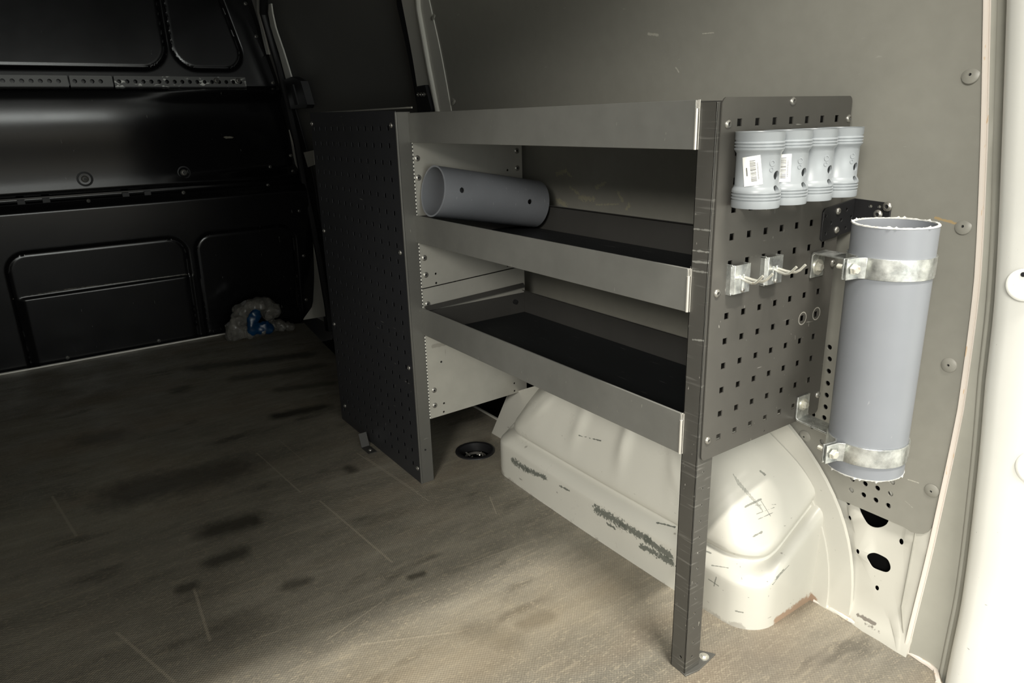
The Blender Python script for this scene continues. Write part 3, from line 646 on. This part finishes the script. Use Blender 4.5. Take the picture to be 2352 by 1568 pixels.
# trays
def tray(zb, zt, floor, mat_on, name_lbl):
    m_ = MB(); m_.box((XL + .001, YF - .004, zb), (-PW - .002, YF - .0025, zt)); m_.box((XL + .001, YF - .0025, zt - .0015), (-PW - .002, YF, zt)); m_.box((XL + .001, YF - .001, zb), (-PW - .002, YF + .001, zt - .001))
    lp = build(m_, 'shelf_lip', M_LIP, SH, bevel=.0006)
    m_ = MB(); xx = -PW - .0005
    m_.cyl((xx, YF - .0035, zb), (xx, YF - .0035, zt - .011), .0024, n=12); m_.tube([(xx, YF - .0035, zt - .011), (xx, YF - .004, zt - .001), (xx, YF - .0005, zt), (xx, YF, zt - .011)], .0008, 6)
    m_.tube([(xx + .0028, YF - .001, zb), (xx + .0028, YF - .001, zt)], .0006, 6)
    build(m_, 'hem', M_ALU, lp)
    m_ = MB(); m_.box((XL + .002, YF, floor - .004), (-.030, YB - .002, floor - .0025)); m_.box((XL + .002, YB - .004, floor - .003), (-.030, YB - .0025, floor + (.057 if mat_on else .048)))
    if mat_on: m_.obox((XL / 2 - .015, YB - .008, floor + .058), ((1, 0, 0), (0, 1, -.5), (0, .5, 1)), (-XL / 2 - .02, .005, .0007))
    m_.box((XL + .002, YF, floor - .003), (XL + .0035, YB - .004, floor + .052))
    if floor < .5: m_.obox((XL + .006, (YF + YB) / 2, floor + .066), ((0, 1, .045), (1, 0, -1.2), (1.2, 0, 1)), (.148, .0065, .0006))
    m_.box((-.0315, YF, floor - .003), (-.030, YB - .004, floor + .057))
    build(m_, 'shelf_tray', M_TRAY, SH, bevel=.0004)
    if mat_on:
        m_ = MB(); m_.box((XL + .006, YF + .004, floor - .0022), (-.034, YB - .006, floor)); tag(build(m_, 'shelf_mat', M_MAT, bevel=.0006), name_lbl, 'mat', 'rubber mats in the shelf trays')
tray(.846, .9095, .851, False, '')
tray(.621, .684, .630, True, 'black rubber mat lining the middle tray under the grey pipe')
tray(.397, .463, .401, True, 'black rubber mat lining the empty lowest tray above the wheel arch')
m = MB(); m.cyl((XL + .0035, -.173, .433), (XL + .009, -.173, .433), .006); build(m, 'tray_bolt', M_BLACK, SH)

# perforated front panel of the next bay, with its corner post and angle foot
FP = thing('perforated_panel', (-1.11, -.47, 0), 'tall black perforated steel panel standing left of the shelves, reaching the floor', 'panel')
FX0, FX1, FY = -1.372, -.850, -.479
fx = [-.891 - .0414 * i for i in range(12)]; fz = [.878 - .03795 * j for j in range(23)]
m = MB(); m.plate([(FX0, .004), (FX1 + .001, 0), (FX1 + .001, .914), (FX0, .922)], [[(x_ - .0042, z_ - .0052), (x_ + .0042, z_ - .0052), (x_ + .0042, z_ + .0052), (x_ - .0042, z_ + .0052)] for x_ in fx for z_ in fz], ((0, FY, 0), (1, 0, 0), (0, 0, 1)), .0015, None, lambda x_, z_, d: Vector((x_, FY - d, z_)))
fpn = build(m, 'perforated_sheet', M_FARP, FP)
m = MB(); m.box((FX0, FY + .002, .0), (FX0 + .0015, YF, .92)); m.box((FX0, FY + .035, 0), (FX1 - .002, FY + .037, .91)); build(m, 'backing_sheet', M_FARP, FP)
m = MB(); m.box((FX1 - .0005, FY + .0015, 0), (FX1 + .0015, YF + .001, .912)); m.cyl((FX1 + .0005, FY + .001, 0), (FX1 + .0005, FY + .001, .912), .0028, n=10)
cpn = build(m, 'corner_post', M_FARPOST, FP, bevel=.0006)
m = MB(); m.cyl((FX1 + .001, -.462, .092), (FX1 + .0022, -.462, .092), .0025); build(m, 'post_hole', M_BLACK, FP)
m = MB(); m.obox(((FX0 + FX1 + .02) / 2, YF - .003, .9205), ((1, 0, -.0), (0, 1, 0), (0, 0, 1)), ((FX1 - FX0 + .02) / 2, .0015, .0016)); build(m, 'top_edge', M_INNER, FP)
for x_, z_ in ((-1.362, .892), (-.872, .884), (-1.355, .597), (-.873, .598), (-1.352, .318), (-.872, .311), (-.864, .039), (-1.333, .06)): screw((x_, FY - .0005, z_), (0, -1, 0), fpn, .006, h=.003)
ftp = Vector((-1.12, -.492, 0)); m = MB(); m.strip([ftp + Vector((-.035, -.012, .04)), ftp + Vector((-.02, -.012, .002)), ftp + Vector((.03, -.012, .002))], (0, .024, 0), .0022)
af = build(m, 'angle_foot', M_TRAY, FP); screw(ftp + Vector((.012, -.012, .0035)), (0, 0, 1), af, .005, h=.003)

# ------------------------------------------------------------ loose things on the shelves
A = Vector((-.7885, -.430, .7415)); B = Vector((-.7800, -.150, .6895)); R = .0565
PP = thing('plastic_pipe', (A + B) / 2, 'short grey plastic pipe with two drilled holes lying tilted on the middle shelf', 'pipe')
m = MB(); L_ = (B - A).length; m.lathe([(R, 0), (R, L_), (R - .003, L_), (R - .003, 0)], A, B - A, 72, closed=True)
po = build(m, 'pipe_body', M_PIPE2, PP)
ct = MB()
for yy, zz in ((-.388, .744), (-.207, .704)): ct.cyl((-.78, yy, zz), (-.70, yy, zz), .006, n=24)
cut(po, ct)
m = MB(); m.lathe([(R + .0004, -.0006), (R + .0004, .0008), (R - .0034, .0008), (R - .0034, -.0006)], A, B - A, 60, closed=True); build(m, 'cut_rim', M_PIPE, PP)

# upright pipe in two clamps
PC = Vector((.1263, -.2044, 0)); PR = .0553
VP = thing('plastic_pipe', (PC.x, PC.y, .364), 'long grey plastic pipe held upright by two clamps beside the end panel', 'pipe')
m = MB(); m.lathe([(PR, .3655), (PR, .739), (PR - .0032, .739), (PR - .0032, .3655)], PC, (0, 0, 1), 96, closed=True)
for v in m.bm.verts:
    if v.co.z < .5: v.co.x += .0021
build(m, 'pipe_body', M_PIPE, VP)
for zz in (.7392, .3653):
    m = MB(); N_ = 140; rg = []
    for i in range(N_):
        t = 2 * pi * i / N_; d = Vector((math.cos(t), math.sin(t), 0)); j1 = .0009 * random.random() + (.0022 if random.random() < .06 else 0); s_ = 1 if zz > .5 else -1
        c_ = PC + Vector((.0021 if zz < .5 else 0, 0, zz))
        rg.append([m.bm.verts.new(c_ + d * (PR + .0003 + j1 * .5) + Vector((0, 0, -.0012 * s_))), m.bm.verts.new(c_ + d * (PR + j1 * .4) + Vector((0, 0, j1 * s_))),
                   m.bm.verts.new(c_ + d * (PR - .003 - .0006 * random.random()) + Vector((0, 0, .0008 * s_ * random.random()))), m.bm.verts.new(c_ + d * (PR - .0034) + Vector((0, 0, -.0012 * s_)))])
    for i in range(N_):
        for j in range(4): m.fc([rg[i][j], rg[i][(j + 1) % 4], rg[(i + 1) % N_][(j + 1) % 4], rg[(i + 1) % N_][j]])
    build(m, 'rough_cut_rim', M_CUT, VP)
def clamp(zc, up, label):
    s_ = 1 if up else -1; c_ = Vector((PC.x + (.0 if up else .002), PC.y, zc)); H = .0148
    E_ = thing('pipe_clamp', (c_.x, c_.y, zc - H), label, 'clamp', 'galvanised clamps on the upright pipe')
    ea = math.radians(-102)            # direction of the bolted ears
    ed = Vector((math.cos(ea), math.sin(ea), 0)); tg = Vector((-ed.y, ed.x, 0))    # tg points round to the right (camera side)
    r0 = PR + .0012; gap = .0028
    def half(a0, a1, ear, name, tail=None):
        pts = [c_ + Vector((math.cos(a0 + (a1 - a0) * i / 40), math.sin(a0 + (a1 - a0) * i / 40), 0)) * r0 for i in range(41)]
        base = pts[-1] if ear > 0 else pts[0]
        k_ = tg * (gap * (1 if ear > 0 else -1))
        e1 = c_ + ed * (r0 + .007) + k_; e2 = c_ + ed * (r0 + .031) + k_
        pts = pts + [e1, e2] if ear > 0 else [e2, e1] + pts
        m_ = MB(); m_.strip(pts, (0, 0, 2 * H), .0026); return build(m_, name, M_ZINC, E_, bevel=.0005, ang=30)
    half(ea + math.radians(172), ea + math.radians(9), 1, 'front_strap')
    half(ea - math.radians(9), ea - math.radians(185), -1, 'rear_strap')
    bc = c_ + ed * (r0 + .019); hexbolt(bc + tg * (gap + .0015), tg, E_, .0068, .0065, 0)
    m_ = MB(); m_.cyl(bc - tg * .022, bc + tg * .002, .0032, n=14)
    for i in range(9): m_.cyl(bc - tg * (.0215 - i * .0018), bc - tg * (.0207 - i * .0018), .0037, n=14)
    m_.lathe([(.0068, 0), (.0068, .0052)], bc - tg * (gap + .0068), tg, 6); build(m_, 'threaded_shank', M_BOLT, E_)
    # angle arm to the panel
    za = zc + s_ * (-.002 if up else .004)
    zp = za - s_ * .040; y0 = -.187
    m_ = MB(); pth = [Vector((PX + .0018, y0, zp)), Vector((PX + .0018, y0, za - s_ * .004)), Vector((PX + .004, y0, za)), Vector((PX + .03, y0 - .004, za)), Vector((c_.x - r0 + .004, y0 - .012, za))]
    m_.strip(pth, (0, .034, 0), .0032); ar = build(m_, 'angle_arm', M_ZINC, E_, bevel=.0008)
    hexbolt((PX + .0034, y0, (zp + za) / 2 - s_ * .004), (1, 0, 0), ar, .0065, .006, .0125 if up else .0105)
    return E_
clamp(.682, True, 'upper galvanised clamp on the long upright pipe')
clamp(.402, False, 'lower galvanised clamp near the bottom end of the upright pipe')

# pale couplings on the end panel
def coupling(y, label, sticker):
    c_ = Vector((.0345, y, .7713)); H = .0967; E_ = thing('pipe_coupling', c_, label, 'pipe coupling', 'pale pipe couplings fixed in a row on the end panel')
    k_ = 0.0311; w_ = .0281
    pr = [(k_ - .0004, 0), (k_, .002), (k_, .009)]
    z_ = .0098
    for i in range(3): pr += [(k_ - .0010, z_), (k_ - .0010, z_ + .0012), (k_ + .0004, z_ + .0018), (k_ + .0004, z_ + .0032)]; z_ += .0040
    pr += [(k_, .0235), (w_ + .001, .0268), (w_, .0285), (w_, H - .0275), (w_ + .001, H - .0255), (k_, H - .0228)]
    z_ = H - .0222
    for i in range(3): pr += [(k_ + .0004, z_), (k_ + .0004, z_ + .0014), (k_ - .0010, z_ + .0020), (k_ - .0010, z_ + .0032)]; z_ += .0040
    pr += [(k_, H - .0092), (k_, H - .001), (k_ + .0006, H), (k_ - .0024, H), (w_ - .003, H - .025), (w_ - .003, .025), (k_ - .0024, 0)]
    m_ = MB(); m_.lathe(pr, c_, (0, 0, 1), 72, closed=True); b_ = build(m_, 'coupling_body', M_CUP, E_, ang=40)
    t = MB(); t.cyl(c_ + Vector((.015, .002, .0420)), c_ + Vector((.05, .002, .0420)), .0060, n=24); t.cyl(c_ + Vector((.015, .001, .0245)), c_ + Vector((.05, .001, .0245)), .0050, n=24); cut(b_, t)
    screw(c_ + Vector((-w_ + .004, 0, .06)), (1, 0, 0), E_, .004)
    m_ = MB()   # moulded marks near the front seam
    for a_, zz, r_ in ((-.28, .058, .004), (-.30, .050, .003)):
        d = Vector((math.cos(a_), math.sin(a_), 0)); m_.lathe([(r_, -.0004), (r_, .0005), (r_ * .7, .0005), (r_ * .7, -.0004)], c_ + d * w_ + Vector((0, 0, zz)), d, 16, closed=True)
    build(m_, 'moulded_mark', M_CUP, E_)
    if sticker:
        ac, tilt, hw_, hh = sticker
        def onc(u, v, lift): # label coords in metres
            ct_, st_ = math.cos(tilt), math.sin(tilt); uu = u * ct_ - v * st_; vv = u * st_ + v * ct_
            a_ = ac + uu / w_; return c_ + Vector((math.cos(a_) * (w_ + lift), math.sin(a_) * (w_ + lift), .0485 + vv))
        def patch(mb, u0, v0, u1, v1, lift, n_=10):
            for i in range(n_):
                ua, ub = u0 + (u1 - u0) * i / n_, u0 + (u1 - u0) * (i + 1) / n_
                vs = [mb.bm.verts.new(onc(*q2, l2)) for l2 in (lift, lift - .0003) for q2 in ((ua, v0), (ub, v0), (ub, v1), (ua, v1))]
                for q2 in ((0, 1, 2, 3), (4, 5, 6, 7), (0, 1, 5, 4), (2, 3, 7, 6), (0, 3, 7, 4), (1, 2, 6, 5)): mb.fc([vs[k2] for k2 in q2])
        m_ = MB(); patch(m_, -hw_, -hh, hw_, hh, .0004); sk = build(m_, 'paper_label', M_PAPER, E_, recalc=True)
        m_ = MB(); rr = random.Random(5); v_ = -hh * .72
        while v_ < hh * .72:
            t_ = rr.choice((.0003, .0005, .0008)); patch(m_, -hw_ * .15, v_, hw_ * .45, v_ + t_, .0006, 4); v_ += t_ + rr.choice((.0004, .0006, .0009))
        v_ = -hh * .6
        while v_ < hh * .5: patch(m_, hw_ * .56, v_, hw_ * .70, v_ + .0007, .0006, 2); patch(m_, -hw_ * .62, v_ * .5, -hw_ * .48, v_ * .5 + .0006, .0006, 2); v_ += .0015
        build(m_, 'barcode', M_INK, sk)
    return E_
coupling(-.398, 'frontmost pale coupling with a crooked torn barcode label', (math.radians(-68), math.radians(9), .0118, .0185))
coupling(-.3375, 'second pale coupling, its straight barcode label half hidden', (math.radians(-64), math.radians(2), .0110, .0180))
coupling(-.277, 'unlabelled pale coupling between the labelled pair and the rearmost one', None)
coupling(-.2125, 'rearmost unlabelled pale coupling, next to the wall lining', None)

# double hooks
def hook(dy, dz, label):
    o_ = Vector((0, dy, dz)); E_ = thing('double_hook', Vector((.012, -.388, .667)) + o_, label, 'hook', 'double hooks clipped into the end panel')
    m_ = MB(); m_.strip([o_ + Vector(q2) for q2 in ((PX - .004, -.4065, .668), (.010, -.4065, .668), (.0140, -.403, .668), (.0145, -.398, .668), (.0145, -.370, .668))], (0, 0, .0415), .0014)
    for zz in (.6885, .6475): m_.box(o_ + Vector((PX - .004, -.4072, zz - .0015)), o_ + Vector((.012, -.4055, zz + .0015)))
    m_.box(o_ + Vector((PX - .002, -.3715, .6855)), o_ + Vector((.0145, -.3701, .6885)))
    build(m_, 'hook_plate', M_ZINC, E_, bevel=.0004)
    m_ = MB()
    for yy in (-.391, -.383): m_.obox(o_ + Vector((.0156, yy, .6635)), ((0, 1, 0), (0, 0, 1), (1, 0, 0)), (.0022, .011, .0009))
    build(m_, 'weld_rib', M_ZINC, E_, bevel=.0006)
    for ys in ((-.391, -.3935, -.3955, -.3975), (-.383, -.380, -.378, -.376)):
        m_ = MB(); m_.tube([o_ + Vector(q2) for q2 in zip((.0145, .027, .037, .043, .048, .0555), (ys[0], ys[1], ys[2] + .0005, ys[2], ys[3], ys[3]), (.6700, .6675, .6665, .6680, .6715, .680))], .0020, 12)
        build(m_, 'prong', M_BOLT, E_, ang=60)
    screw(o_ + Vector((.0152, -.386, .6515)), (1, 0, 0), E_, .0034, h=.003)
hook(0, 0, 'galvanised double hook clipped to the panel, nearer the corner post'); hook(.076, .002, 'galvanised double hook clipped to the panel, nearer the clamped pipe')

# black corner bracket
bx = .0062; ywb = YW(.745) - .0052
CB = thing('corner_bracket', (bx, ywb, .69), 'small black perforated angle bracket joining the end panel to the wall lining', 'bracket')
b0 = [U(1885, 484, 'x', bx), U(1983, 453, 'x', bx), U(1886, 555, 'x', bx)]
zt0, zt1, zb0 = b0[0].z, b0[1].z, b0[2].z
m = MB(); hls = [circ2(U(px, py, 'x', bx).y, U(px, py, 'x', bx).z, .0028, 12) for px, py in ((1897, 496), (1945, 481), (1967, 475), (1909, 512), (1932, 505), (1955, 498), (1896, 537), (1942, 523))]
yl_ = -.186
m.plate([(yl_ + .004, zb0), (ywb - .001, zb0 + .008), (ywb - .001, zt1), (yl_ + .004, zt0 + .002), (yl_, zt0 - .003), (yl_, zb0 + .004)], hls, ((bx, 0, 0), (0, 1, 0), (0, 0, 1)), .003)
build(m, 'panel_leg', M_BLACKP, CB, bevel=.0004)
m = MB(); pw_ = lambda px, py: (U(px, py, 'y', ywb).x, U(px, py, 'y', ywb).z)
hls = [circ2(*pw_(px, py), .0028, 12) for px, py in ((2000, 473), (2020, 474))]
m.plate([(bx - .003, zb0 + .008), (.062, zb0 + .006), (.064, zb0 + .01), (.064, zt1 - .006), (.060, zt1 - .003), (bx - .003, zt1)], hls, ((0, ywb, 0), (1, 0, 0), (0, 0, 1)), .003, None, lambda x_, z_, d: Vector((x_, ywb - d, z_)))
build(m, 'wall_leg', M_BLACKP, CB, bevel=.0004)
for px, py in ((1925, 485), (1921, 528)): screw(U(px, py, 'x', bx), (1, 0, 0), CB, .0055, 'bolt', h=.003)
for px, py in ((2041, 474), (2019, 492)): screw(U(px, py, 'y', ywb) - Vector((0, .003, 0)), (0, -1, 0), CB, .0075, 'bolt', h=.004)

# floor ring
E_ = thing('floor_fitting', DR, 'round black fitting sunk in the floor beside the wheel arch', 'floor fitting')
m = MB(); m.lathe([(.056, 0), (.0555, .003), (.050, .0045), (.045, .003), (.042, -.02), (.046, -.02), (.0465, 0)], DR, (0, 0, 1), 56, closed=True); build(m, 'rim_ring', M_BLACKP, E_)
m = MB(); m.lathe([(.045, -.045), (.045, -.04), (.001, -.04)], DR, (0, 0, 1), 32); build(m, 'bowl', M_VOID, E_)
m = MB()
for i in range(9):
    a_ = i * 2.4; q_ = DR + Vector((.022 * math.cos(a_), .022 * math.sin(a_), -.022)); m.tube([q_, q_ + Vector((.014 * math.cos(a_ * 3), .014 * math.sin(a_ * 3), .008))], .0022, 8)
m.lathe([(.030, -.022), (.030, -.016), (.026, -.016), (.026, -.022)], DR, (0, 0, 1), 30, closed=True)
build(m, 'inner_grate', M_SCREW, E_)

# crumpled bag by the bulkhead
E_ = thing('plastic_bag', (-2.50, -.40, 0), 'crumpled clear plastic bag with blue film lying on the floor against the bulkhead', 'bag')
def merged(mb, name, mat, vox, amp):
    o = build(mb, name, mat, E_); r = o.modifiers.new('r', 'REMESH'); r.mode = 'VOXEL'; r.voxel_size = vox
    bpy.context.view_layer.update(); me = bpy.data.meshes.new_from_object(o.evaluated_get(bpy.context.evaluated_depsgraph_get())); o.modifiers.clear(); o.data = me
    for v in me.vertices:
        n_ = noise.noise(v.co * 28) + .6 * abs(noise.noise(v.co * 70)); v.co += v.normal * n_ * amp; v.co.z = max(v.co.z, .0015)
    for q2 in me.polygons: q2.use_smooth = True
    me.set_sharp_from_angle(angle=math.radians(28)); return o
m = MB(); bx_ = -2.50
for i, (y_, z_, r_) in enumerate(((-.515, .02, .03), (-.51, .05, .033), (-.49, .085, .036), (-.465, .115, .036), (-.43, .135, .034), (-.39, .142, .032), (-.355, .132, .033), (-.335, .105, .034), (-.36, .09, .026),
                                 (-.48, .035, .04), (-.44, .03, .035), (-.40, .028, .03), (-.35, .035, .030), (-.31, .032, .026), (-.27, .02, .018))):
    m.blob((bx_ + (i % 3) * .01, y_, z_), (.045, r_, r_), .25, i)
merged(m, 'clear_film', M_BAG, .007, .008)
m = MB()
for i, (y_, z_) in enumerate(((-.420, .108), (-.432, .085), (-.438, .06), (-.435, .04), (-.405, .036), (-.375, .034), (-.39, .045))): m.blob((bx_ + .048, y_, z_), (.016, .026, .026), .2, i + 20)
merged(m, 'blue_film', M_BLUE, .006, .005)
